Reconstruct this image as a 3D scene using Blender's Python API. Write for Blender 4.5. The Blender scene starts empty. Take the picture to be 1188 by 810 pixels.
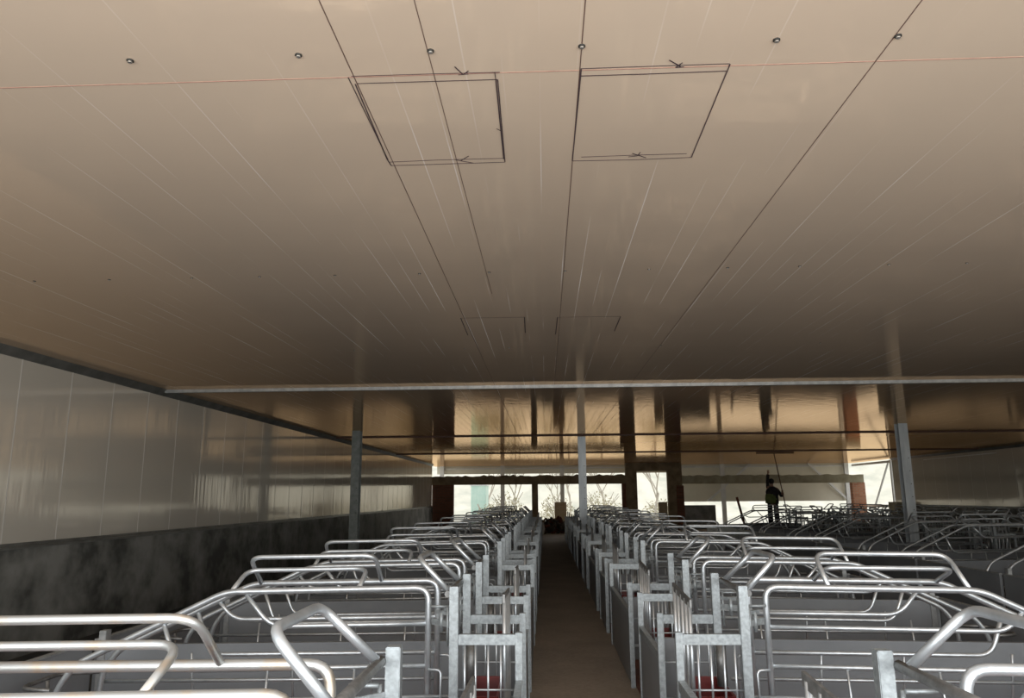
import bpy, bmesh, math, random
from mathutils import Vector, Matrix
random.seed(7)
sc = bpy.context.scene
C = sc.collection
PI = math.pi
CEIL = 3.14

# ------------------------------------------------------------------ materials
def newmat(name):
    m = bpy.data.materials.new(name); m.use_nodes = True
    nt = m.node_tree; b = nt.nodes['Principled BSDF']
    return m, nt, b
def N(nt, kind, **kw):
    n = nt.nodes.new(kind)
    for k, v in kw.items():
        if hasattr(n, k): setattr(n, k, v)
        else: n.inputs[k.replace('_', ' ')].default_value = v
    return n
def coords(nt, out='Object', scale=(1,1,1)):
    t = N(nt, 'ShaderNodeTexCoord'); m = N(nt, 'ShaderNodeMapping'); m.inputs['Scale'].default_value = scale
    nt.links.new(t.outputs[out], m.inputs['Vector']); return m.outputs['Vector']
def noise(nt, vec, scale, detail=4, rough=.55):
    n = N(nt, 'ShaderNodeTexNoise'); n.inputs['Scale'].default_value = scale
    n.inputs['Detail'].default_value = detail; n.inputs['Roughness'].default_value = rough
    nt.links.new(vec, n.inputs['Vector']); return n.outputs['Fac']
def ramp(nt, fac, stops):
    r = N(nt, 'ShaderNodeValToRGB'); e = r.color_ramp.elements
    while len(e) < len(stops): e.new(.5)
    for i, (p, c) in enumerate(stops):
        e[i].position = p; e[i].color = (c[0], c[1], c[2], 1)
    nt.links.new(fac, r.inputs['Fac']); return r.outputs['Color']
def bump(nt, h, strength, dist, normal_in):
    b = N(nt, 'ShaderNodeBump'); b.inputs['Strength'].default_value = strength; b.inputs['Distance'].default_value = dist
    nt.links.new(h, b.inputs['Height']); nt.links.new(b.outputs['Normal'], normal_in); return b
def simple(name, c1, c2=None, scale=6, rough=.5, metal=0, bmp=0, spec=.5, stretch=(1,1,1), p=(.35,.65)):
    m, nt, b = newmat(name)
    b.inputs['Roughness'].default_value = rough; b.inputs['Metallic'].default_value = metal
    b.inputs['Specular IOR Level'].default_value = spec
    v = coords(nt, scale=stretch); f = noise(nt, v, scale)
    nt.links.new(ramp(nt, f, [(p[0], c1), (p[1], c2 or c1)]), b.inputs['Base Color'])
    if bmp: bump(nt, f, bmp, .01, b.inputs['Normal'])
    return m

M = {}
M['galv'] = simple('galvanised_tube', (.50,.535,.56), (.64,.675,.70), 14, .36, .72, .05)
M['galv_post'] = simple('galvanised_post', (.29,.315,.325), (.42,.455,.47), 45, .5, .6, .1)
M['galv_dull'] = simple('dull_galvanised', (.17,.17,.165), (.28,.28,.275), 22, .5, .7, .1)
M['galv_stained'] = simple('stained_galvanised', (.55,.56,.55), (.62,.50,.36), 9, .42, .8, .1, p=(.52,.72))
M['board'] = simple('grey_plastic_board', (.205,.218,.232), (.24,.254,.27), 2.2, .38, 0, .02)
M['cap'] = simple('board_cap_strip', (.30,.31,.31), (.42,.43,.43), 18, .45, .4)
M['trough'] = simple('dark_red_plastic', (.13,.012,.010), (.20,.02,.016), 5, .4)
M['slat'] = simple('red_brown_slats', (.14,.05,.035), (.22,.08,.05), 7, .6, 0, .3)
M['dark'] = simple('dark_rubber', (.02,.02,.02), (.04,.04,.035), 9, .6)
M['screw'] = simple('zinc_screw', (.20,.18,.16), (.40,.38,.35), 30, .4, .7)
M['white_paint'] = simple('white_painted_steel', (.62,.63,.62), (.72,.73,.72), 4, .4)
M['col'] = simple('column_steel', (.46,.50,.53), (.62,.66,.68), 9, .45, .3, .05, stretch=(1,1,.15))
M['cladding'] = simple('outer_cladding', (.68,.66,.55), (.74,.72,.61), 1.2, .45)
M['beam'] = simple('rough_concrete_beam', (.17,.125,.07), (.27,.21,.13), 3, .9, 0, .5)
M['beam_grey'] = simple('grey_concrete_beam', (.32,.29,.20), (.42,.39,.28), 3, .9, 0, .5)
M['outground'] = simple('pale_bare_earth', (.62,.58,.48), (.75,.71,.60), .6, .95, 0, .3)
M['hill'] = simple('pale_hillside', (.62,.61,.50), (.85,.80,.66), .5, 1, 0, .2)  # daylight haze is put into this pale colour
M['bark'] = simple('pale_bark', (.42,.38,.32), (.55,.50,.42), 6, .9)  # bark lightened, outdoor glare is put into its colour
M['twig'] = simple('dry_leaves', (.42,.40,.27), (.58,.52,.38), 3, .9)
M['teal'] = simple('teal_sheet', (.50,.70,.62), (.60,.76,.68), 3, .5)
M['rubble'] = simple('rubble_pieces', (.045,.038,.03), (.16,.13,.10), 6, .95, 0, .4)
M['rubble_red'] = simple('broken_brick', (.12,.035,.02), (.20,.07,.04), 6, .95)
M['sack'] = simple('white_sack', (.6,.6,.58), (.7,.7,.68), 4, .8, 0, .3)
M['hivis'] = simple('olive_green_vest', (.10,.13,.035), (.16,.19,.06), 8, .85)
M['jacket'] = simple('dark_jacket', (.018,.016,.016), (.035,.03,.03), 8, .85)
M['skin'] = simple('skin', (.30,.16,.10), (.36,.20,.13), 8, .6)
M['hair'] = simple('black_hair', (.01,.009,.008), (.02,.018,.015), 20, .6)
M['trousers'] = simple('dark_trousers', (.03,.032,.04), (.05,.05,.06), 8, .85)
M['wood'] = simple('brown_timber', (.12,.06,.03), (.20,.11,.06), 5, .7, stretch=(1,1,6))
M['black_ink'] = simple('black_marker_ink', (.03,.018,.025), (.06,.035,.04), 9, .7)
M['red_chalk'] = simple('red_chalk_line', (.30,.16,.13), (.38,.23,.18), 30, .8)

def brick(name, c1, c2, mortar, scale=1):
    m, nt, b = newmat(name)
    t = N(nt, 'ShaderNodeTexCoord'); mp = N(nt, 'ShaderNodeMapping')
    mp.inputs['Rotation'].default_value = (PI/2, 0, 0)
    nt.links.new(t.outputs['Object'], mp.inputs['Vector'])
    br = N(nt, 'ShaderNodeTexBrick'); br.inputs['Scale'].default_value = scale
    br.inputs['Color1'].default_value = (*c1, 1); br.inputs['Color2'].default_value = (*c2, 1); br.inputs['Mortar'].default_value = (*mortar, 1)
    br.inputs['Brick Width'].default_value = .25; br.inputs['Row Height'].default_value = .08; br.inputs['Mortar Size'].default_value = .008
    nt.links.new(mp.outputs['Vector'], br.inputs['Vector'])
    nt.links.new(br.outputs['Color'], b.inputs['Base Color']); b.inputs['Roughness'].default_value = .9
    return m
M['brick_dark'] = brick('dark_brick', (.12,.045,.025), (.20,.075,.04), (.10,.08,.06))
M['brick_orange'] = brick('orange_brick', (.45,.17,.09), (.55,.26,.15), (.42,.36,.28))
M['brick_sand'] = brick('sand_brick', (.38,.30,.19), (.45,.36,.24), (.34,.28,.2))

# concrete aisle floor
def concrete():
    m, nt, b = newmat('aisle_concrete')
    v = coords(nt); f = noise(nt, v, 1.4, 6, .6); g = noise(nt, v, 22, 5, .7)
    c = ramp(nt, f, [(.3, (.36,.305,.245)), (.7, (.50,.43,.35))])
    mx = N(nt, 'ShaderNodeMixRGB', blend_type='MULTIPLY'); mx.inputs['Fac'].default_value = .5
    nt.links.new(c, mx.inputs['Color1']); nt.links.new(ramp(nt, g, [(.3, (.6,.6,.6)), (.6, (1,1,1))]), mx.inputs['Color2'])
    nt.links.new(mx.outputs['Color'], b.inputs['Base Color']); b.inputs['Roughness'].default_value = .75
    bump(nt, g, .25, .01, b.inputs['Normal'])
    return m
M['concrete'] = concrete()

# damp, mottled dark render on the low walls
def lowwall():
    m, nt, b = newmat('dark_damp_render')
    f = noise(nt, coords(nt, scale=(1,1,1.1)), 1.7, 3, .5); g = noise(nt, coords(nt), 7, 4, .6)
    a = N(nt, 'ShaderNodeMath', operation='MULTIPLY_ADD'); a.inputs[1].default_value = .3
    nt.links.new(g, a.inputs[0]); nt.links.new(f, a.inputs[2])
    c = ramp(nt, a.outputs[0], [(.50, (.07,.072,.066)), (.64, (.165,.166,.154)), (.80, (.25,.25,.235))])
    nt.links.new(c, b.inputs['Base Color']); b.inputs['Roughness'].default_value = .65
    return m
M['lowwall'] = lowwall()
M['lowwall_dark'] = simple('near_black_floor', (.03,.03,.028), (.05,.05,.045), 3, .5)

# glossy sandwich panels: diffuse paint under a warm clear film, shallow ribs, slightly wavy sheet
def panel(name, base, film, axis, pitch, rib, ior, rough, wav, wscale, line=.35):
    m, nt, b = newmat(name)
    nt.nodes.remove(b); out = nt.nodes['Material Output']
    t = N(nt, 'ShaderNodeTexCoord'); sp = N(nt, 'ShaderNodeSeparateXYZ'); nt.links.new(t.outputs['Object'], sp.inputs[0])
    def stripes(pitch, width, off=0):
        a = N(nt, 'ShaderNodeMath', operation='ADD'); a.inputs[1].default_value = 1000*pitch - off; nt.links.new(sp.outputs[axis], a.inputs[0])
        d = N(nt, 'ShaderNodeMath', operation='DIVIDE'); d.inputs[1].default_value = pitch; nt.links.new(a.outputs[0], d.inputs[0])
        fr = N(nt, 'ShaderNodeMath', operation='FRACT'); nt.links.new(d.outputs[0], fr.inputs[0])
        l = N(nt, 'ShaderNodeMath', operation='LESS_THAN'); l.inputs[1].default_value = width/pitch; nt.links.new(fr.outputs[0], l.inputs[0])
        return l.outputs[0]
    fine = stripes(rib, .005) if rib else None
    v = coords(nt, scale=wscale); w = noise(nt, v, 1.0, 3, .5); tone = noise(nt, coords(nt), .8, 3)
    col = ramp(nt, tone, [(.3, base), (.7, tuple(x*1.05 for x in base))])
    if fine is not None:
        mx = N(nt, 'ShaderNodeMixRGB'); mx.inputs['Color2'].default_value = (*[min(.92, x*1.6+.3) for x in base], 1)  # pale colour paints in the glint along each rib
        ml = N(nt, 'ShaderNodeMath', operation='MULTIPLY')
        mr = N(nt, 'ShaderNodeMapRange'); mr.inputs['From Min'].default_value = 2.5; mr.inputs['From Max'].default_value = 6.5  # painted glint strengthens with distance down the hall
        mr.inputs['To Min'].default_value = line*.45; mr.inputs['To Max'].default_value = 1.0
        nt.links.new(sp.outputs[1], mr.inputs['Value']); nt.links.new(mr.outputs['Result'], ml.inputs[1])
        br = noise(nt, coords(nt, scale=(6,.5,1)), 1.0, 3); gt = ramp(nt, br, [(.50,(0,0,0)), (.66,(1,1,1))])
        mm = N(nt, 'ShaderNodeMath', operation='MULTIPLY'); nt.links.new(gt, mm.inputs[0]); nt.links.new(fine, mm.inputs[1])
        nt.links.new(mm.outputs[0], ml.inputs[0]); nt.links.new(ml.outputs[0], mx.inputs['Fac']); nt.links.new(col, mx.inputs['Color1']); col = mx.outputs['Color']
    df = N(nt, 'ShaderNodeBsdfDiffuse'); nt.links.new(col, df.inputs['Color'])
    gl = N(nt, 'ShaderNodeBsdfGlossy'); gl.inputs['Color'].default_value = (*film, 1); gl.inputs['Roughness'].default_value = rough
    bp = N(nt, 'ShaderNodeBump'); bp.inputs['Strength'].default_value = wav; bp.inputs['Distance'].default_value = .01
    if fine is not None:
        ad = N(nt, 'ShaderNodeMath', operation='MULTIPLY_ADD'); ad.inputs[1].default_value = -.35
        nt.links.new(fine, ad.inputs[0]); nt.links.new(w, ad.inputs[2]); w = ad.outputs[0]
    nt.links.new(w, bp.inputs['Height']); nt.links.new(bp.outputs['Normal'], gl.inputs['Normal'])
    fr = N(nt, 'ShaderNodeFresnel'); fr.inputs['IOR'].default_value = ior
    fac = fr.outputs[0]
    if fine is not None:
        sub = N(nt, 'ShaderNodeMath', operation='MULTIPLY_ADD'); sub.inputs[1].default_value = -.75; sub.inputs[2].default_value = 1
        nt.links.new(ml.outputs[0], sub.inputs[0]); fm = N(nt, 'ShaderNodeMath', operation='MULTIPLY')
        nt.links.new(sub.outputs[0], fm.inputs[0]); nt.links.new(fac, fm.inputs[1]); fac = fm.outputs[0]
    ms = N(nt, 'ShaderNodeMixShader'); nt.links.new(fac, ms.inputs[0]); nt.links.new(df.outputs[0], ms.inputs[1]); nt.links.new(gl.outputs[0], ms.inputs[2])
    nt.links.new(ms.outputs[0], out.inputs['Surface'])
    return m
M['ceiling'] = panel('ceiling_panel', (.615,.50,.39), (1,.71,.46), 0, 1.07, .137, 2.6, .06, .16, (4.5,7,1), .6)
M['wall'] = panel('wall_panel', (.56,.525,.46), (1,.93,.84), 1, .86, None, 1.9, .08, .45, (1,5,.35))
M['seam_light'] = simple('pale_joint', (.62,.60,.56), None, 5, .5)
M['seam_dark'] = simple('dark_joint', (.10,.055,.045), None, 5, .7)
M['cove'] = simple('grey_cove_flashing', (.13,.13,.12), (.20,.20,.185), 4, .4, .3)

# ------------------------------------------------------------------ mesh helpers
def box(bm, x0, x1, y0, y1, z0, z1):
    vs = [bm.verts.new(p) for p in ((x0,y0,z0),(x1,y0,z0),(x1,y1,z0),(x0,y1,z0),(x0,y0,z1),(x1,y0,z1),(x1,y1,z1),(x0,y1,z1))]
    for f in ((0,3,2,1),(4,5,6,7),(0,1,5,4),(1,2,6,5),(2,3,7,6),(3,0,4,7)): bm.faces.new([vs[i] for i in f])
def fillet(pts, r, n=5):
    P = [Vector(p) for p in pts]; out = [P[0]]
    for i in range(1, len(P)-1):
        a, b, c = P[i-1], P[i], P[i+1]
        d1 = (a-b); d2 = (c-b); l = min(r, d1.length*.49, d2.length*.49)
        p, q = b + d1.normalized()*l, b + d2.normalized()*l
        for k in range(n+1):
            t = k/n; out.append(p*(1-t)**2 + b*2*t*(1-t) + q*t*t)
    out.append(P[-1]); return out
def tube(bm, pts, rad, r=0, sides=8, cap=True):
    P = fillet(pts, r) if r else [Vector(p) for p in pts]
    t0 = (P[1]-P[0]).normalized()
    up = Vector((0,0,1)) if abs(t0.z) < .9 else Vector((1,0,0))
    n = t0.cross(up).normalized(); rings = []
    for i, p in enumerate(P):
        if i == 0: t = t0
        elif i == len(P)-1: t = (P[i]-P[i-1]).normalized()
        else: t = ((P[i]-P[i-1]).normalized() + (P[i+1]-P[i]).normalized()).normalized()
        n = (n - t*n.dot(t)).normalized(); b = t.cross(n)
        rings.append([bm.verts.new(p + n*math.cos(2*PI*k/sides)*rad + b*math.sin(2*PI*k/sides)*rad) for k in range(sides)])
    for a, b in zip(rings, rings[1:]):
        for k in range(sides):
            f = bm.faces.new([a[k], a[(k+1) % sides], b[(k+1) % sides], b[k]]); f.smooth = True
    if cap:
        bm.faces.new(rings[0][::-1]); bm.faces.new(rings[-1])
def bar(bm, p, q, w, h):        # box section between two points, w horizontal, h vertical-ish
    p, q = Vector(p), Vector(q); t = (q-p).normalized()
    up = Vector((0,0,1)) if abs(t.z) < .95 else Vector((0,1,0))
    s = t.cross(up).normalized(); u = s.cross(t)
    vs = [bm.verts.new(e + s*i*w/2 + u*j*h/2) for e in (p, q) for i, j in ((-1,-1),(1,-1),(1,1),(-1,1))]
    for f in ((0,3,2,1),(4,5,6,7),(0,1,5,4),(1,2,6,5),(2,3,7,6),(3,0,4,7)): bm.faces.new([vs[i] for i in f])
def bevelled(bm, w):
    bmesh.ops.bevel(bm, geom=bm.edges[:], offset=w, segments=2, affect='EDGES', clamp_overlap=True)
def obj(name, bm, mat, parent=None, loc=None):
    bmesh.ops.recalc_face_normals(bm, faces=bm.faces[:])
    me = bpy.data.meshes.new(name); bm.to_mesh(me); bm.free()
    for m in (mat if isinstance(mat, (list, tuple)) else [mat]): me.materials.append(m)
    o = bpy.data.objects.new(name, me); C.objects.link(o)
    if parent: o.parent = parent
    if loc: o.location = loc
    return o
def B(): return bmesh.new()
def boxobj(name, b, mat, parent=None, bev=0):
    bm = B(); box(bm, *b)
    if bev: bevelled(bm, bev)
    return obj(name, bm, mat, parent)
def empty(name, loc=(0,0,0), rz=0):
    o = bpy.data.objects.new(name, None); C.objects.link(o); o.location = loc; o.rotation_euler = (0,0,rz); o.empty_display_size = .2
    return o
def tag(o, label, cat, group=None):
    o['label'] = label; o['category'] = cat
    if group: o['group'] = group
    return o
def struct(o): o['kind'] = 'structure'; return o
def copy_tree(o):
    c = o.copy(); C.objects.link(c)
    for ch in o.children:
        d = ch.copy(); C.objects.link(d); d.parent = c
        for g in ch.children:
            e = g.copy(); C.objects.link(e); e.parent = d
    return c
ORD = ['first','second','third','fourth','fifth','sixth','seventh','eighth','ninth','tenth','eleventh','twelfth','thirteenth','fourteenth','fifteenth','sixteenth','seventeenth','eighteenth','nineteenth','twentieth']
def ordn(i): return ORD[i] if i < 20 else 'twenty-' + ORD[i-20]

# ------------------------------------------------------------------ the shell
XL, XR, YB, YC = -5.5, 15.4, -.7, 1.3
struct(boxobj('floor', (XL-.3, XR+.3, YB, 39.4, -.25, 0), M['concrete']))
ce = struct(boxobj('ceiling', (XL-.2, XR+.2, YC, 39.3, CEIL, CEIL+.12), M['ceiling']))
for nx_, (a_, b_) in enumerate(((-5.44, -3.34), (3.90, 5.62), (12.95, 15.34))):
    struct(boxobj('floor_dark_strip', (a_, b_, 0, 36.7, 0, .012), M['lowwall_dark']))  # thin near-black strips added over the walkway floor to darken it
# panel joints running down the hall
bm = B()
for x in (-.69, .15, 1.22): box(bm, x-.0017, x+.0017, YC, 39.2, CEIL-.0012, CEIL+.001)
obj('panel_joint', bm, M['seam_dark'], ce)
bm = B(); box(bm, -.3918, -.3892, YC, 5.6, CEIL-.0012, CEIL+.001); obj('chalk_line', bm, M['seam_dark'], ce)
bm = B(); box(bm, XL, XR, 2.5225, 2.5262, CEIL-.0012, CEIL+.001); obj('chalk_line', bm, M['red_chalk'], ce)
# marker outlines of two pairs of future openings
def stroke(bm, pts, w=.004):
    for (a, b), (c, d) in zip(pts, pts[1:]):
        v = Vector((c-a, d-b, 0)); n = Vector((-v.y, v.x, 0)).normalized()*w/2
        z0, z1 = CEIL-.0024, CEIL-.0012
        q = [Vector((a,b,z0))-n, Vector((c,d,z0))-n, Vector((c,d,z0))+n, Vector((a,b,z0))+n]
        lo = [bm.verts.new(p) for p in q]; hi = [bm.verts.new(p+Vector((0,0,z1-z0))) for p in q]
        for f in (lo, hi[::-1]): bm.faces.new(f)
        for i in range(4): bm.faces.new([lo[i], lo[(i+1)%4], hi[(i+1)%4], hi[i]])
LS = [([(-.699,2.515),(-.397,2.515),(-.145,2.518)],.004), ([(-.69,2.566),(-.501,2.566),(-.157,2.567)],.005), ([(-.712,2.521),(-.707,3.221)],.005),
      ([(-.697,2.568),(-.71,3.216),(-.705,3.284)],.007), ([(-.164,2.519),(-.163,2.567)],.004), ([(-.163,2.567),(-.17,3.244)],.007), ([(-.156,2.567),(-.166,3.274)],.006),
      ([(-.705,3.246),(-.475,3.236),(-.166,3.236)],.004), ([(-.705,3.284),(-.167,3.278)],.005), ([(-.307,2.473),(-.282,2.527),(-.26,2.503)],.006),
      ([(-.33,3.204),(-.372,3.252),(-.315,3.278)],.006), ([(-.372,3.252),(-.40,3.235)],.004), ([(-.185,2.95),(-.169,2.968)],.004), ([(-.30,2.527),(-.262,2.524)],.004)]
RS = [([(.153,2.511),(.425,2.509),(.693,2.508)],.004), ([(.156,2.56),(.403,2.56),(.549,2.558),(.692,2.556)],.006), ([(.155,2.511),(.149,3.279)],.007),
      ([(.695,2.511),(.7,3.278)],.006), ([(.149,3.283),(.425,3.287),(.7,3.278)],.005), ([(.189,3.245),(.449,3.238),(.671,3.238)],.004),
      ([(.469,2.473),(.517,2.517)],.006), ([(.52,2.492),(.50,2.523),(.53,2.519)],.005), ([(.421,3.22),(.489,3.269)],.006), ([(.456,3.211),(.449,3.246),(.407,3.256)],.005)]
FL = [([(-.72,6.38),(-.16,6.39)],.006), ([(-.16,6.39),(-.17,7.03)],.010), ([(-.73,7.10),(-.72,6.38)],.010)]
FR = [([(.13,6.41),(.68,6.42)],.006), ([(.68,6.42),(.68,7.02)],.010), ([(.12,7.13),(.13,6.41)],.010)]
for S in (LS, RS, FL, FR):
    bm = B()
    for pts, w in S: stroke(bm, pts, w*.68)
    obj('marker_outline', bm, M['black_ink'], ce)
# cross trims of the ceiling
n = 1
for y, w, h in ((10.47, .06, .045), (19.4, .05, .03), (27.4, .05, .03)):
    bm = B(); box(bm, XL+.05, XR-.05, y, y+w, CEIL-h, CEIL); bevelled(bm, .004)
    struct(obj('trim_%d' % n, bm, M['cap'] if n == 1 else M['seam_dark'])); n += 1  # two far trims: their shaded look is put into the colour

def side_wall(name, x0, x1, face, yend):
    s = 1 if face > 0 else -1
    inner = x1 if s > 0 else x0
    w = struct(boxobj(name, (x0, x1, YC, yend, 1.12, CEIL), M['wall']))
    bm = B(); y = 1.55
    while y < yend:
        box(bm, min(inner, inner+s*.002), max(inner, inner+s*.002), y-.007, y+.007, 1.13, CEIL-.06); y += .86
    obj('panel_joint', bm, M['seam_light'], w)
    bm = B(); box(bm, x0-.02 if s > 0 else x0-.05, x1+.05 if s > 0 else x1+.02, YB, yend, 0, 1.10)
    obj('low_wall', bm, M['lowwall'], w)
    bm = B(); box(bm, min(inner, inner+s*.065), max(inner, inner+s*.065), YB, yend, 1.10, 1.125)
    box(bm, min(inner, inner+s*.012), max(inner, inner+s*.012), YB, yend, 1.125, 1.16)
    obj('sill_flashing', bm, M['cove'], w)
    bm = B()
    vs = []
    for y in (YC, yend):
        vs.append([bm.verts.new(p) for p in ((inner, y, CEIL-.085), (inner+s*.085, y, CEIL), (inner, y, CEIL))])
    bm.faces.new(vs[0]); bm.faces.new(vs[1][::-1])
    for i in range(3): bm.faces.new([vs[0][i], vs[0][(i+1)%3], vs[1][(i+1)%3], vs[1][i]])
    obj('cove_flashing', bm, M['cove'], w)
    return w
side_wall('wall_left', XL-.12, XL, 1, 36.8)
wr = side_wall('wall_right', XR, XR+.12, -1, 34.4)
boxobj('lit_trim_strip', (XR-.03, XR, 26.5, 31.5, 2.93, 2.96), M['white_paint'], wr)  # added white strip paints the lit stretch of the ceiling trim

# unfinished end wall: piers, beam and openings
ew = struct(empty('wall_end'))
def rough_beam(name, x0, x1, y0, y1, z0, z1, mat, amp=.03, parent=ew):
    bm = B(); nx = max(2, int((x1-x0)/.18)); cols = []
    for i in range(nx+1):
        x = x0+(x1-x0)*i/nx; dz = random.uniform(-amp, amp) if random.random() < .7 else amp*random.uniform(1, 2.2)
        cols.append([bm.verts.new(p) for p in ((x,y0,z0+random.uniform(-.004,.004)),(x,y1,z0),(x,y1,z1+dz*.6),(x,y0,z1+dz))])
    for a, b in zip(cols, cols[1:]):
        for k in range(4): bm.faces.new([a[k], a[(k+1)%4], b[(k+1)%4], b[k]])
    bm.faces.new(cols[0]); bm.faces.new(cols[-1][::-1])
    return obj(name, bm, mat, parent)
rough_beam('lintel_beam', XL, 3.86, 36.8, 37.1, 2.16, 2.57, M['beam'])
rough_beam('lintel_beam', 6.55, 15.1, 36.8, 37.1, 2.13, 2.50, M['beam_grey'], .02)
boxobj('brick_pier', (XL, -4.46, 36.85, 37.15, 0, 2.16), M['brick_dark'], ew)
boxobj('concrete_pier', (-.66, -.36, 36.85, 37.1, 0, 2.16), M['beam'], ew, .01)
boxobj('portal_post', (3.86, 4.40, 36.78, 37.12, 0, 2.75), M['beam'], ew, .01)
boxobj('portal_post', (5.86, 6.55, 36.78, 37.12, 0, 2.75), M['beam'], ew, .01)
boxobj('portal_lintel', (3.86, 6.55, 36.78, 37.12, 2.75, CEIL), M['beam'], ew, .01)
boxobj('brick_fill', (3.68, 3.86, 36.86, 37.1, 0, 2.16), M['brick_dark'], ew)
boxobj('brick_fill', (6.25, 6.60, 36.86-.12, 36.78, 0, 2.05), M['brick_dark'], ew)
boxobj('brick_pier', (14.55, 15.15, 36.85, 37.15, 0, 2.13), M['brick_orange'], ew)
boxobj('brick_pier', (.45, 1.05, 38.7, 39.2, 0, 1.30), M['brick_sand'], ew)
boxobj('dark_infill', (6.62, 8.15, 37.2, 37.32, 0, 1.12), M['lowwall'], ew)
boxobj('small_pier', (5.45, 5.86, 37.2, 37.4, 0, 1.28), M['brick_sand'], ew)

# outer steel frame and cladding beyond the beam
of = struct(empty('wall_outer'))
boxobj('cladding', (XL-.1, 6.9, 39.20, 39.27, 2.74, CEIL), M['cladding'], of)
boxobj('cladding', (6.9, 15.3, 39.20, 39.27, 1.27, CEIL), M['cladding'], of)
boxobj('girt', (XL, 15.3, 39.10, 39.18, 2.98, 3.04), M['white_paint'], of)
for x in (-5.32, -2.19, .86, 6.83, 8.98, 15.17):
    bm = B(); box(bm, x-.10, x+.10, 38.94, 38.955, 1.3 if abs(x-.86) < .1 else 0, CEIL); box(bm, x-.012, x+.012, 38.955, 39.08, 0 if abs(x-.86) > .1 else 1.3, CEIL); box(bm, x-.10, x+.10, 39.08, 39.095, 1.3 if abs(x-.86) < .1 else 0, CEIL)
    obj('steel_post', bm, M['white_paint'], of)
for a, b in (((8.2,39.02,1.3),(10.4,39.02,CEIL)), ((13.3,39.02,CEIL),(15.15,39.02,1.3))):
    bm = B(); bar(bm, a, b, .08, .10); obj('diagonal_brace', bm, M['white_paint'], of)
for a, b, w in (((15.45,34.6,CEIL-.05),(15.45,34.6,1.1),.10), ((15.5,35.0,2.95),(15.5,36.9,.9),.06), ((15.5,34.6,3.02),(15.5,39.0,3.02),.10), ((15.5,34.6,1.05),(15.5,39.0,1.05),.12)):
    bm = B(); bar(bm, a, b, w, w); obj('side_frame', bm, M['white_paint'], of)
boxobj('block_stack', (14.9, 15.3, 33.2, 34.0, 0, 1.25), M['beam_grey'], of)

# steel columns (I-sections with bolt holes), standing behind the pens
M['col_dark'] = simple('dark_column_steel', (.16,.18,.17), (.24,.26,.25), 9, .5, .3)  # darker tone of the column steel, for the left column
def column(x, y, label, mat=None):
    mat = mat or M['col']
    t = empty('steel_column', (x, y, 0))
    bm = B(); box(bm, -.10, .10, -.10, -.09, 0, CEIL); box(bm, -.10, .10, .09, .10, 0, CEIL); box(bm, -.004, .004, -.09, .09, 0, CEIL)
    obj('shaft', bm, mat, t)
    bm = B(); box(bm, -.15, .15, -.15, .15, 0, .015); obj('base_plate', bm, mat, t)
    bm = B()
    for k in range(5): tube(bm, [(.05,-.1015,1.25+k*.28), (.05,-.099,1.25+k*.28)], .011)
    obj('bolt_hole', bm, M['dark'], t)
    tag(t, label, 'column', 'steel columns carrying the ceiling')
    return t
column(-4.42, 17.6, 'galvanised steel column nearest the left wall, behind the left pens', M['col_dark'])
column(.98, 20.1, 'galvanised steel column rising beside the central aisle')
column(7.98, 17.2, 'galvanised steel column on the right, before the dark right wall')

# ------------------------------------------------------------------ ceiling screws
scr = None
rows = [([-1.46,-.85,-.38,.15,.82,1.23], 2.37, 'nearest', .016),
        ([-3.64,-3.09,-2.49,-2.0,-1.46,-.86,-.37,.16,.74,1.28,1.77,2.37,2.89], 5.03, 'second', .013),
        ([-2.01,-.83,-.36,1.23,2.87,4.04,4.54], 7.75, 'third', .012)]
for xs, y, rn, r in rows:
    for i, x in enumerate(xs):
        if scr is None:
            t = empty('ceiling_screw')
            bm = B(); tube(bm, [(0,0,0),(0,0,-.004)], .0125, sides=14); obj('washer', bm, M['dark'], t)
            bm = B(); tube(bm, [(0,0,-.004),(0,0,-.010)], .0085, sides=6); obj('head', bm, M['screw'], t); scr = t; o = t
        else: o = copy_tree(scr)
        o.location = (x, y, CEIL); o.rotation_euler.z = i*.7; o.scale = (r/.016,)*3
        tag(o, 'ceiling screw with dark washer, %s from the left in the %s row of screws' % (ordn(i), rn), 'screw', 'screws in the ceiling panels')

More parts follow.
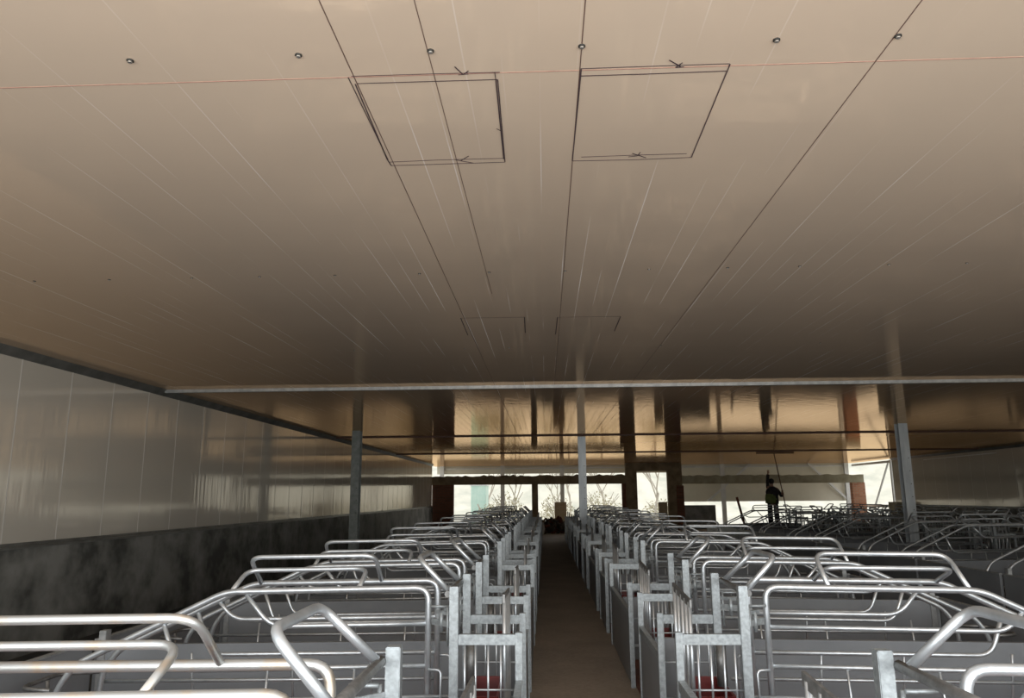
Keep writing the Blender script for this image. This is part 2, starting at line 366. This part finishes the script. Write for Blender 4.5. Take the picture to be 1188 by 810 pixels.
# ------------------------------------------------------------------ the farrowing crate
def make_crate():
    t = empty('farrowing_crate')
    W = .70
    for v in (0, W):
        bm = B(); box(bm, .335, .385, v-.025, v+.025, 0, 1.105); bevelled(bm, .003); obj('tall_post', bm, M['galv_post'], t)
        bm = B(); box(bm, -.02, .02, v-.02, v+.02, 0, .86); bevelled(bm, .003); obj('short_post', bm, M['galv_post'], t)
        bm = B(); box(bm, .02, .335, v-.018, v+.018, .795, .85); bevelled(bm, .003); obj('cross_rail', bm, M['galv_post'], t)
        bm = B()
        for u in (.10, .17, .24, .30): tube(bm, [(u, v, .34), (u, v, .80)], .0065, sides=6)
        tube(bm, [(.0, v, .34), (.335, v, .34)], .013, sides=8); tube(bm, [(.02, v, .56), (.335, v, .56)], .006, sides=6)
        obj('rod_guard', bm, M['galv'], t)
        s = 1 if v == 0 else -1
        bm = B(); tube(bm, [(.40, v+s*.05, .99), (.50, v+s*.05, .99)], .008, sides=6)
        tube(bm, [(.40, v+s*.03, .99), (.40, v+s*.03, .78)], .008, sides=6)
        bar(bm, (.385, v+s*.02, .90), (.50, v+s*.12, .90), .012, .035); bar(bm, (.385, v+s*.02, .955), (.47, v+s*.10, .955), .012, .02)
        tube(bm, [(.44, v+s*.07, .955), (.44, v+s*.07, .85)], .012, sides=8)
        obj('latch', bm, M['galv_post'], t)
    bm = B(); tube(bm, [(.40, .02, 1.06), (.40, W-.02, 1.06)], .0185); obj('cross_tube', bm, M['galv_dull'], t)
    bm = B(); tube(bm, [(.405, .07, 1.07), (.585, .11, 1.25), (.585, .57, 1.25), (.405, .61, 1.07)], .0165, .07, sides=12); obj('head_bail', bm, M['galv'], t)
    # head gate by the aisle
    bm = B(); bar(bm, (.085, .06, 1.00), (.085, .64, 1.03), .012, .045); obj('gate_plate', bm, M['galv_dull'], t)
    bm = B()
    for v in (.10, .22, .34, .48, .60): tube(bm, [(.085, v, 1.0+v*.05), (.085, v, .34)], .012, sides=8)
    tube(bm, [(.07, .05, .36), (.07, .65, .36)], .012); obj('gate_bars', bm, M['galv'], t)
    # trough
    bm = B(); vs = []
    for z, a in ((.06, .05), (.50, 0)):
        vs.append([bm.verts.new(p) for p in ((.12+a/2,.10+a,z),(.325-a/2,.10+a,z),(.325-a/2,.60-a,z),(.12+a/2,.60-a,z))])
    inn = [bm.verts.new(p) for p in ((.135,.115,.50),(.31,.115,.50),(.31,.585,.50),(.135,.585,.50))]
    inb = [bm.verts.new(p) for p in ((.16,.15,.15),(.29,.15,.15),(.29,.55,.15),(.16,.55,.15))]
    bm.faces.new(vs[0])
    for a, b in ((vs[0], vs[1]), (vs[1], inn), (inn, inb)):
        for i in range(4): bm.faces.new([a[i], a[(i+1)%4], b[(i+1)%4], b[i]])
    bm.faces.new(inb); obj('feed_trough', bm, M['trough'], t)
    bm = B(); tube(bm, [(.30, .35, .50), (.30, .35, .75)], .03, sides=10); obj('feed_pipe', bm, M['galv_dull'], t)
    # two long side frames, each an arched tube falling away towards the rear
    for v, s in ((.17, -1), (.53, 1)):
        def d(u): return v + s*(.02*u)
        zt = 1.088; dr = .016
        def P(u, z, out=0): return (u, d(u)+s*out, z-dr*u)
        fr = B(); tube(fr, [P(.53,.25), P(.53,zt), P(1.72,zt), P(2.58,.70), P(2.68,.55), P(2.70,.02)], .0185, .075, sides=12)
        obj('side_frame', fr, M['galv'], t)
        bm = B()
        if s < 0: tube(bm, [P(.53,.87), P(1.84,.87), P(1.95,.99)], .014, .09)
        else: tube(bm, [P(.53,.89), P(1.45,.89), P(1.60,1.07)], .014, .09)
        tube(bm, [P(.53,.66), P(1.98,.66), P(2.08,.93)], .014, .09)
        tube(bm, [P(.40,.50,.03), P(2.67,.50,.03)], .011); tube(bm, [P(.53,.36,.06), P(2.67,.36,.06)], .011); tube(bm, [P(.40,.22,.09), P(2.67,.22,.09)], .011)
        obj('side_bars', bm, M['galv'], t)
        for u in (.95, 1.45, 2.1):
            bm = B(); tube(bm, [P(u,.67,.0), P(u,.50,.03), P(u,.12,.11)], .007, sides=6); obj('drop_bar', bm, M['galv'], t)
        bm = B(); tube(bm, [P(.53,.64,.01), P(.45,.64,.02), P(.45,.20,.08)], .008, .03, sides=6); obj('drop_handle', bm, M['galv'], t)
    # raised anti-crush bars leaning over the sow from either frame
    bm = B(); tube(bm, [(.89,.15,1.075), (.89,.36,1.25), (1.67,.36,1.24), (1.67,.145,1.065)], .0142, .08, sides=12); obj('raised_bar', bm, M['galv'], t)
    bm = B(); tube(bm, [(.94,.55,1.075), (.94,.33,1.17), (1.69,.33,1.16), (1.69,.555,1.065)], .0142, .08, sides=12); obj('raised_bar', bm, M['galv'], t)
    # rear gate
    bm = B()
    for z, o in ((.52, .22), (.34, .16), (.16, .10)):
        tube(bm, [(2.70,.11,z), (2.70+o,.16,z), (2.70+o,.54,z), (2.70,.59,z)], .013, .08)
    tube(bm, [(2.88,.35,.52), (2.86,.35,.34), (2.80,.35,.05)], .012); obj('rear_gate', bm, M['galv_dull'], t)
    return t
def droop(o):
    for v in o.data.vertices:
        if v.co.z > .3: v.co.z -= .012*v.co.x
    return o
crate0 = make_crate()
crate_used = [False]
RowR = []
for k in range(7): RowR += [4.39+4.35*k, 6.13+4.35*k]
RowL = []
for k in range(7): RowL += [4.38+4.28*k, 5.98+4.28*k]
RowR = [1.92] + [y for y in RowR if y < 30]
RowL = [1.97] + [y for y in RowL if y < 30]
# name, aisle edge, direction, positions, z
ROWS = [('left of the central aisle', -.16, -1, RowL), ('right of the central aisle', .72, 1, RowR),
        ('far-right side facing away', 8.75, -1, [y for y in RowR if 6 < y < 27.5]), ('by the dark right wall', 9.75, 1, [y for y in RowR if y > 8])]
RN = ['in the row left of the aisle', 'in the row right of the aisle', 'in the third row from left', 'in the row by right wall']
TILT = .012
pens_done = []
for ri, (nm, x, s, ys) in enumerate(ROWS):
    for i, y in enumerate(ys):
        o = crate0 if not crate_used[0] else copy_tree(crate0); crate_used[0] = True
        o.location = (x, y if s > 0 else y+.70, 0); o.rotation_euler = (0, 0, 0 if s > 0 else PI)
        tag(o, 'galvanised farrowing crate, %s from the camera %s' % (ordn(i), RN[ri]), 'farrowing crate', 'farrowing crates '+RN[ri])
    # pen floors
    fl = boxobj('floor_pen', (min(x+s*.03, x+s*3.05), max(x+s*.03, x+s*3.05), ys[0]-1.0 if ri else 0.2, ys[-1]+1.6, .0, .035), M['slat'])
    struct(fl)
    # partition boards midway between neighbouring crates, front panels along the aisle, rear boards
    part = []
    for i in range(len(ys)):
        hi = (ys[i]+.70 + ys[i+1])/2 if i+1 < len(ys) else ys[i]+1.25
        lo = (ys[i-1]+.70 + ys[i])/2 if i > 0 else ys[i]-.9
        if i == 0: part.append(lo)
        part.append(hi)
    first = None
    def tagged(o, what, cat, i, g): tag(o, what % (ordn(i)) + ' ' + RN[ri], cat, g + ' ' + RN[ri])
    for i, y in enumerate(part):
        if first is None:
            t = empty('partition_board')
            droop(boxobj('board', (.03, 3.02, -.0175, .0175, .035, .61), M['board'], t, .004))
            bm = B(); box(bm, 2.98, 3.03, -.035, .035, .035, .68); bevelled(bm, .003); obj('end_post', bm, M['cap'], t)
            bm = B(); box(bm, .03, 2.98, -.020, .020, .605, .618); droop(obj('edge_strip', bm, M['board'], t))
            first = t; o = t
        else: o = copy_tree(first)
        o.location = (x, y, 0); o.rotation_euler.z = 0 if s > 0 else PI
        tagged(o, 'grey pen partition board, %s from the camera', 'pen partition', i, 'grey partition boards')
    # front panels between crates
    for i in range(len(ys)+1):
        a = ys[i-1]+.72 if i else max(ys[0]-.9, .3)
        b = ys[i]-.02 if i < len(ys) else ys[-1]+1.25
        t = empty('front_panel', (x, 0, 0))
        boxobj('board', (-.012, .012, a+.022 if i else a, b-.022, .02, .60), M['board'], t, .003)
        bm = B(); box(bm, -.018, .018, a+.01, b-.01, .60, .615); box(bm, -.018, -.014, a+.01, b-.01, .565, .60) ; obj('cap_strip', bm, M['galv_post'], t)
        tagged(t, 'grey aisle panel, %s from the camera', 'pen panel', i, 'grey aisle panels')
    for i in range(len(part)-1):
        a, b = part[i]+.04, part[i+1]-.04
        t = empty('rear_board', (x+s*3.08, 0, 0))
        boxobj('board', (-.0175, .0175, a, b, .0, .60), M['board'], t, .004)
        bm = B(); box(bm, -.022, .022, a, b, .60, .612); obj('edge_strip', bm, M['cap'], t)
        tagged(t, 'grey rear pen board, %s from the camera', 'pen board', i, 'grey rear boards')

# the nearest left crate is weather-stained
for o in bpy.data.objects:
    if o.get('category') == 'farrowing crate' and 'first from the camera in the row left' in o['label']:
        o['label'] = 'weather-stained farrowing crate with rusty welds, nearest the camera left of the aisle'
        for ch in o.children:
            if ch.name.split('.')[0] in ('side_frame', 'raised_bar'):
                ch.material_slots[0].link = 'OBJECT'; ch.material_slots[0].material = M['galv_stained']
# ------------------------------------------------------------------ rubble, sack
bm = B()
rr = random.Random(3)
for k in range(260):
    x = rr.gauss(.25, .42); y = min(36.2, max(33.0, rr.gauss(34.6, .6))); h = max(0, .62*(1-((x-.25)/1.0)**2)*(1-((y-34.6)/1.7)**2))
    z = rr.uniform(0, h) ; sz = rr.uniform(.05, .16)
    m = Matrix.Translation((x, y, z+sz*.3)) @ Matrix.Rotation(rr.uniform(0, 6), 4, Vector((rr.random(), rr.random(), rr.random())).normalized()) @ Matrix.Diagonal((sz*rr.uniform(.6,2), sz*rr.uniform(.5,1), sz*rr.uniform(.3,.8), 1))
    bmesh.ops.create_icosphere(bm, subdivisions=1, radius=1, matrix=m)
for i, f in enumerate(bm.faces): f.material_index = 1 if (i//20) % 4 == 0 else 0
o = obj('rubble', bm, [M['rubble'], M['rubble_red']]); o['kind'] = 'stuff'; tag(o, 'dark heap of broken brick and rubble at the far end of the aisle', 'rubble')
bm = B(); bmesh.ops.create_icosphere(bm, subdivisions=3, radius=1, matrix=Matrix.Translation((-.22, 32.3, .26)) @ Matrix.Diagonal((.17,.2,.30,1)))
for v in bm.verts: v.co += Vector((math.sin(v.co.z*30), math.cos(v.co.z*23), 0))*.012
for f in bm.faces: f.smooth = True
tag(obj('sack', bm, M['sack']), 'small white sack standing beside the rubble heap', 'sack')

# ------------------------------------------------------------------ worker with pole
def worker():
    t = empty('person', (8.45, 28.9, 0))
    z0 = .42
    bm = B()
    import itertools
    J = {}
    def add(name, p, r): J[name] = (Vector(p), r)
    add('pelvis', (0,0,z0+.93), .15); add('waist', (0,.0,z0+1.08), .14); add('chest', (.0,.01,z0+1.28), .165); add('necklow', (0,.01,z0+1.44), .09); add('neck', (0,.0,z0+1.51), .055); 
    add('head', (0,-.01,z0+1.60), .085); add('crown', (0,-.0,z0+1.69), .075)
    add('shl', (-.14,.01,z0+1.42), .07); add('ell', (-.13,.03,z0+1.68), .05); add('wrl', (-.09,.05,z0+1.93), .034)
    add('shr', (.19,.01,z0+1.37), .07); add('elr', (.34,.02,z0+1.13), .05); add('wrr', (.31,-.20,z0+1.20), .034)
    add('hl', (-.10,0,z0+.88), .10); add('kl', (-.11,.03,z0+.48), .075); add('al', (-.12,-.02,z0+.09), .05); add('tl', (-.13,.14,z0+.04), .04)
    add('hr', (.10,0,z0+.88), .10); add('kr', (.12,.03,z0+.48), .075); add('ar', (.13,-.02,z0+.09), .05); add('tr', (.14,.14,z0+.04), .04)
    E = [('pelvis','waist'),('waist','chest'),('chest','necklow'),('necklow','neck'),('neck','head'),('head','crown'),('chest','shl'),('shl','ell'),('ell','wrl'),('chest','shr'),('shr','elr'),('elr','wrr'),
         ('pelvis','hl'),('hl','kl'),('kl','al'),('al','tl'),('pelvis','hr'),('hr','kr'),('kr','ar'),('ar','tr')]
    # hands: palm plus five short finger chains each
    for side, wr, up in (('l','wrl',Vector((.1,.05,1)).normalized()), ('r','wrr',Vector((-.1,-.5,.8)).normalized())):
        p = J[wr][0]; sd = Vector((1,0,0)); palm = p+up*.07; add('pm'+side, palm, .028); E.append((wr,'pm'+side))
        for q in range(4):
            a = palm+sd*(q-1.5)*.020+up*.03; b = a+up*.035+Vector((0,-.012,0)); c = b+up*.022+Vector((0,-.025,0))
            add('f%s%da'%(side,q), a, .009); add('f%s%db'%(side,q), b, .008); add('f%s%dc'%(side,q), c, .007)
            E += [('pm'+side,'f%s%da'%(side,q)),('f%s%da'%(side,q),'f%s%db'%(side,q)),('f%s%db'%(side,q),'f%s%dc'%(side,q))]
        a = p+up*.045+Vector((.035,-.01,0)); b = a+up*.03+Vector((.015,-.02,0)); add('t%sa'%side, a, .010); add('t%sb'%side, b, .008); E += [('pm'+side,'t%sa'%side),('t%sa'%side,'t%sb'%side)]
    names = list(J); me = bpy.data.meshes.new('body'); me.from_pydata([J[k][0] for k in names], [(names.index(a), names.index(b)) for a, b in E], [])
    o = bpy.data.objects.new('body', me); C.objects.link(o); o.parent = t
    md = o.modifiers.new('skin', 'SKIN'); md.use_smooth_shade = True
    for i, k in enumerate(names):
        sv = me.skin_vertices[0].data[i]; sv.radius = (J[k][1], J[k][1]*(.72 if k in ('pelvis','waist','chest') else 1)); sv.use_root = (k == 'pelvis')
    ss = o.modifiers.new('sub', 'SUBSURF'); ss.levels = 2; ss.render_levels = 2
    me.materials.append(M['skin'])
    def shell(name, pts, mat, squash=.8):
        b = B(); rings = []
        for (c, r) in pts:
            c = Vector(c); rings.append([b.verts.new(c+Vector((math.cos(a)*r, math.sin(a)*r*squash, 0))) for a in [2*PI*k/16 for k in range(16)]])
        for a, c in zip(rings, rings[1:]):
            for k in range(16): f = b.faces.new([a[k], a[(k+1)%16], c[(k+1)%16], c[k]]); f.smooth = True
        b.faces.new(rings[0][::-1]); b.faces.new(rings[-1])
        return obj(name, b, mat, t)
    shell('jacket', [((0,0,z0+.84),.22), ((0,0,z0+.95),.225), ((0,0,z0+1.1),.215), ((.01,.01,z0+1.28),.24), ((.01,.01,z0+1.40),.19), ((0,.01,z0+1.47),.11)], M['jacket'])
    shell('vest', [((-.03,0,z0+.86),.235), ((-.03,0,z0+1.0),.24), ((-.03,0,z0+1.12),.225), ((-.02,0,z0+1.20),.215)], M['hivis'])
    b = B(); tube(b, [J['shl'][0], J['ell'][0], J['wrl'][0]-Vector((0,0,.02))], .062, .05, 12); obj('sleeve', b, M['jacket'], t)
    b = B(); tube(b, [J['shr'][0], J['elr'][0], J['wrr'][0]*.93+J['elr'][0]*.07], .062, .05, 12); obj('sleeve', b, M['jacket'], t)
    for q in 'lr':
        b = B(); tube(b, [J['h'+q][0]+Vector((0,0,.03)), J['k'+q][0], J['a'+q][0]], .092, .06, 14); obj('trouser_leg', b, M['trousers'], t)
        b = B(); tube(b, [J['a'+q][0]+Vector((0,-.05,-.04)), J['t'+q][0]+Vector((0,.03,0))], .052, 0, 12); obj('shoe', b, M['dark'], t)
    b = B(); bmesh.ops.create_uvsphere(b, u_segments=20, v_segments=14, radius=.108, matrix=Matrix.Translation((0,-.015,z0+1.665)) @ Matrix.Diagonal((.92,1.05,1.0,1)))
    bmesh.ops.delete(b, geom=[v for v in b.verts if v.co.z < z0+1.60 and v.co.y > -.03], context='VERTS')
    for f in b.faces: f.smooth = True
    obj('hair', b, M['hair'], t)
    tag(t, 'worker in dark jacket and olive vest with one arm raised, holding a pole', 'person')
    return t
worker()
# trestle plank under the worker
t = empty('work_trestle', (8.45, 28.9, 0))
boxobj('plank', (-.35, .35, -.18, .24, .36, .40), M['wood'], t, .004)
for a in (-.30, .30):
    for b in (-.13, .19):
        bm = B(); bar(bm, (a, b, .0), (a, b, .372), .05, .05); obj('leg', bm, M['wood'], t)
tag(t, 'low wooden trestle the worker stands on between the crates', 'trestle')
# T-shaped prop pole
t = empty('prop_pole', (8.80, 28.60, 0))
bm = B(); tube(bm, [(.19, 0, .0), (-.27, -.02, CEIL-.045)], .018, sides=10); obj('pole', bm, M['wood'], t)
bm = B(); box(bm, -.92, .46, -.05, .02, CEIL-.05, CEIL-.004); bevelled(bm, .004); obj('head_batten', bm, M['wood'], t)
tag(t, 'thin brown pole with a flat batten head, pressed to the ceiling by the worker', 'pole')
# tilted red-brown offcut leaning on a crate behind
t = boxobj('timber_offcut', (-.04, .04, -.03, .03, 0, 1.55), M['rubble_red'], None, .005)
t.location = (7.55, 29.2, 0); t.rotation_euler = (0, -.22, 0); tag(t, 'red-brown timber offcut standing among crates left of the worker', 'timber')

# ------------------------------------------------------------------ outdoors
struct(boxobj('ground', (-60, 80, -60, 120, -.45, -.26), M['outground']))
bm = B(); nx, ny = 60, 10; g = []
for j in range(ny):
    r = []
    for i in range(nx):
        x = -70+i*180/(nx-1); y = 62+j*5; h = 7.5*math.sin(min(1, j/5)*PI/2) + .8*math.sin(i*.55+j*.3) + rr.uniform(-.4,.4)*(j > 0)
        r.append(bm.verts.new((x, y, (h if j else 0)-.3)))
    g.append(r)
for j in range(ny-1):
    for i in range(nx-1): f = bm.faces.new([g[j][i], g[j][i+1], g[j+1][i+1], g[j+1][i]]); f.smooth = True
struct(obj('hill', bm, M['hill']))
def tree(x, y, h, seed, label):
    r = random.Random(seed); t = empty('bare_tree', (x, y, -.26)); bm = B()
    def grow(p, d, L, rad, lev):
        q = p + d*L; mid = (p+q)/2+Vector((r.uniform(-1,1), r.uniform(-1,1), 0))*L*.06
        tube(bm, [p, mid, q], rad, 0, 5, cap=False)
        if lev == 0: return
        for k in range(3 if lev > 1 else 3):
            nd = (d + Vector((r.uniform(-1,1), r.uniform(-.8,.8), r.uniform(-.05,.7)))*.75).normalized()
            grow(mid*(.4)+q*.6 if k else q, nd, L*r.uniform(.55,.8), rad*.6, lev-1)
    grow(Vector((0,0,0)), Vector((r.uniform(-.1,.1),0,1)).normalized(), h*.33, h*.012, 5)
    obj('branches', bm, M['bark'], t); tag(t, label, 'tree', 'bare trees outside the far end'); return t
tl = ['bare tree outside, seen in the opening behind the left crates', 'bare tree outside, just left of the thin concrete pier', 'bare tree outside, seen straight above the rubble heap', 'bare tree outside, seen between the mid column and the heavy portal', 'large bare tree outside, framed in the tall portal opening', 'bare tree outside, seen at the right edge of the portal opening', 'bare tree outside, seen to the left of the mid column']
for i, (x, y, h) in enumerate([(-4.2,56,6), (-2.0,50,5.5), (.9,51,5), (4.6,60,6.5), (6.7,47,6), (9.6,56,6), (1.9,61,6)]):
    tree(x, y, h, 11+i, tl[i])
def bush(x, y, r, h, seed, label):
    q = random.Random(seed); t = empty('bush', (x, y, -.26)); bm = B()
    for k in range(12): 
        a = q.uniform(0, 2*PI); tube(bm, [(0,0,0), (math.cos(a)*r*.3, math.sin(a)*r*.3, h*.5), (math.cos(a)*r*.8, math.sin(a)*r*.8, h*q.uniform(.7,1))], .02, 0, 5, False)
    obj('stems', bm, M['bark'], t); bm = B()
    for k in range(900):
        a = q.uniform(0, 2*PI); rr_ = r*math.sqrt(q.random()); z = h*q.uniform(.1, 1)*(1-.5*(rr_/r)**2)
        c = Vector((math.cos(a)*rr_, math.sin(a)*rr_, z)); s = q.uniform(.03,.09)
        e1 = Vector((q.uniform(-1,1), q.uniform(-1,1), q.uniform(-1,1))).normalized()*s; e2 = e1.cross(Vector((q.random(), q.random(), q.random()+.1))).normalized()*s*.6
        bm.faces.new([bm.verts.new(c-e1), bm.verts.new(c+e2), bm.verts.new(c+e1), bm.verts.new(c-e2)])
    obj('leaves', bm, M['twig'], t); tag(t, label, 'bush', 'pale bushes outside')
for i, (x, y, r, h, l) in enumerate([(-3.3,44,.8,1.5,'pale dry bush outside in front of the teal cabin'), (-2.3,46,1.2,2.2,'pale dry bush outside behind the left crates'), (.6,45,1.2,2.0,'pale dry bush outside beyond the rubble'),
        (3.6,49,1.4,2.2,'pale dry bush outside beyond the right crates'), (7.4,50,1.2,1.7,'pale dry bush outside low in the portal opening')]):
    bush(x, y, r, h, 40+i, l)
t = empty('site_cabin', (-4.75, 46, -.26))
boxobj('cabin_body', (.25, 1.15, 0, 2.2, 0, 2.5), M['teal'], t, .01)
bm = B()
for k in range(5): box(bm, .30+k*.18, .34+k*.18, -.02, .0, .1, 2.4)
obj('cladding_ribs', bm, M['teal'], t); boxobj('roof_edge', (.2, 1.2, -.05, 2.25, 2.5, 2.56), M['white_paint'], t)
tag(t, 'small teal sheet-metal cabin outside, at the left of the left opening', 'cabin')

# ------------------------------------------------------------------ light, world, camera
w = bpy.data.worlds.new('overcast'); sc.world = w; w.use_nodes = True; nt = w.node_tree; bg = nt.nodes['Background']
tc = N(nt, 'ShaderNodeTexCoord'); sp = N(nt, 'ShaderNodeSeparateXYZ'); nt.links.new(tc.outputs['Generated'], sp.inputs[0])
nt.links.new(ramp(nt, sp.outputs['Z'], [(0, (.93,.91,.83)), (.5, (.83,.86,.90))]), bg.inputs['Color']); bg.inputs['Strength'].default_value = 1.6
def area(name, loc, rot, sx, sy, e, col):
    l = bpy.data.lights.new(name, 'AREA'); l.shape = 'RECTANGLE'; l.size = sx; l.size_y = sy; l.energy = e; l.color = col
    o = bpy.data.objects.new(name, l); C.objects.link(o); o.location = loc; o.rotation_euler = rot; return o
# area lamp added to boost daylight at the open near end, behind the camera
area('daylight_boost_lamp', (1.0, YB-.05, 1.5), (math.radians(90), 0, 0), 9, 2.5, 400, (.965, .985, 1))

cam = bpy.data.cameras.new('camera'); co = bpy.data.objects.new('camera', cam); C.objects.link(co); sc.camera = co
cam.sensor_width = 36; cam.lens = 870/1188*36; cam.clip_start = .02; cam.clip_end = 400
R = Matrix.Rotation(.0425, 3, 'Z') @ Matrix.Rotation(PI/2+.194, 3, 'X') @ Matrix.Rotation(-.007, 3, 'Z')
co.matrix_world = Matrix.Translation((0,0,1.6)) @ R.to_4x4()
vs = sc.view_settings; vs.view_transform = 'Standard'; vs.look = 'None'; vs.gamma = 1; vs.use_curve_mapping = False; vs.exposure = 0
sc.cycles.max_bounces = 8; sc.cycles.diffuse_bounces = 4; sc.cycles.glossy_bounces = 5
try: sc.cycles.use_denoising = True
except Exception: pass
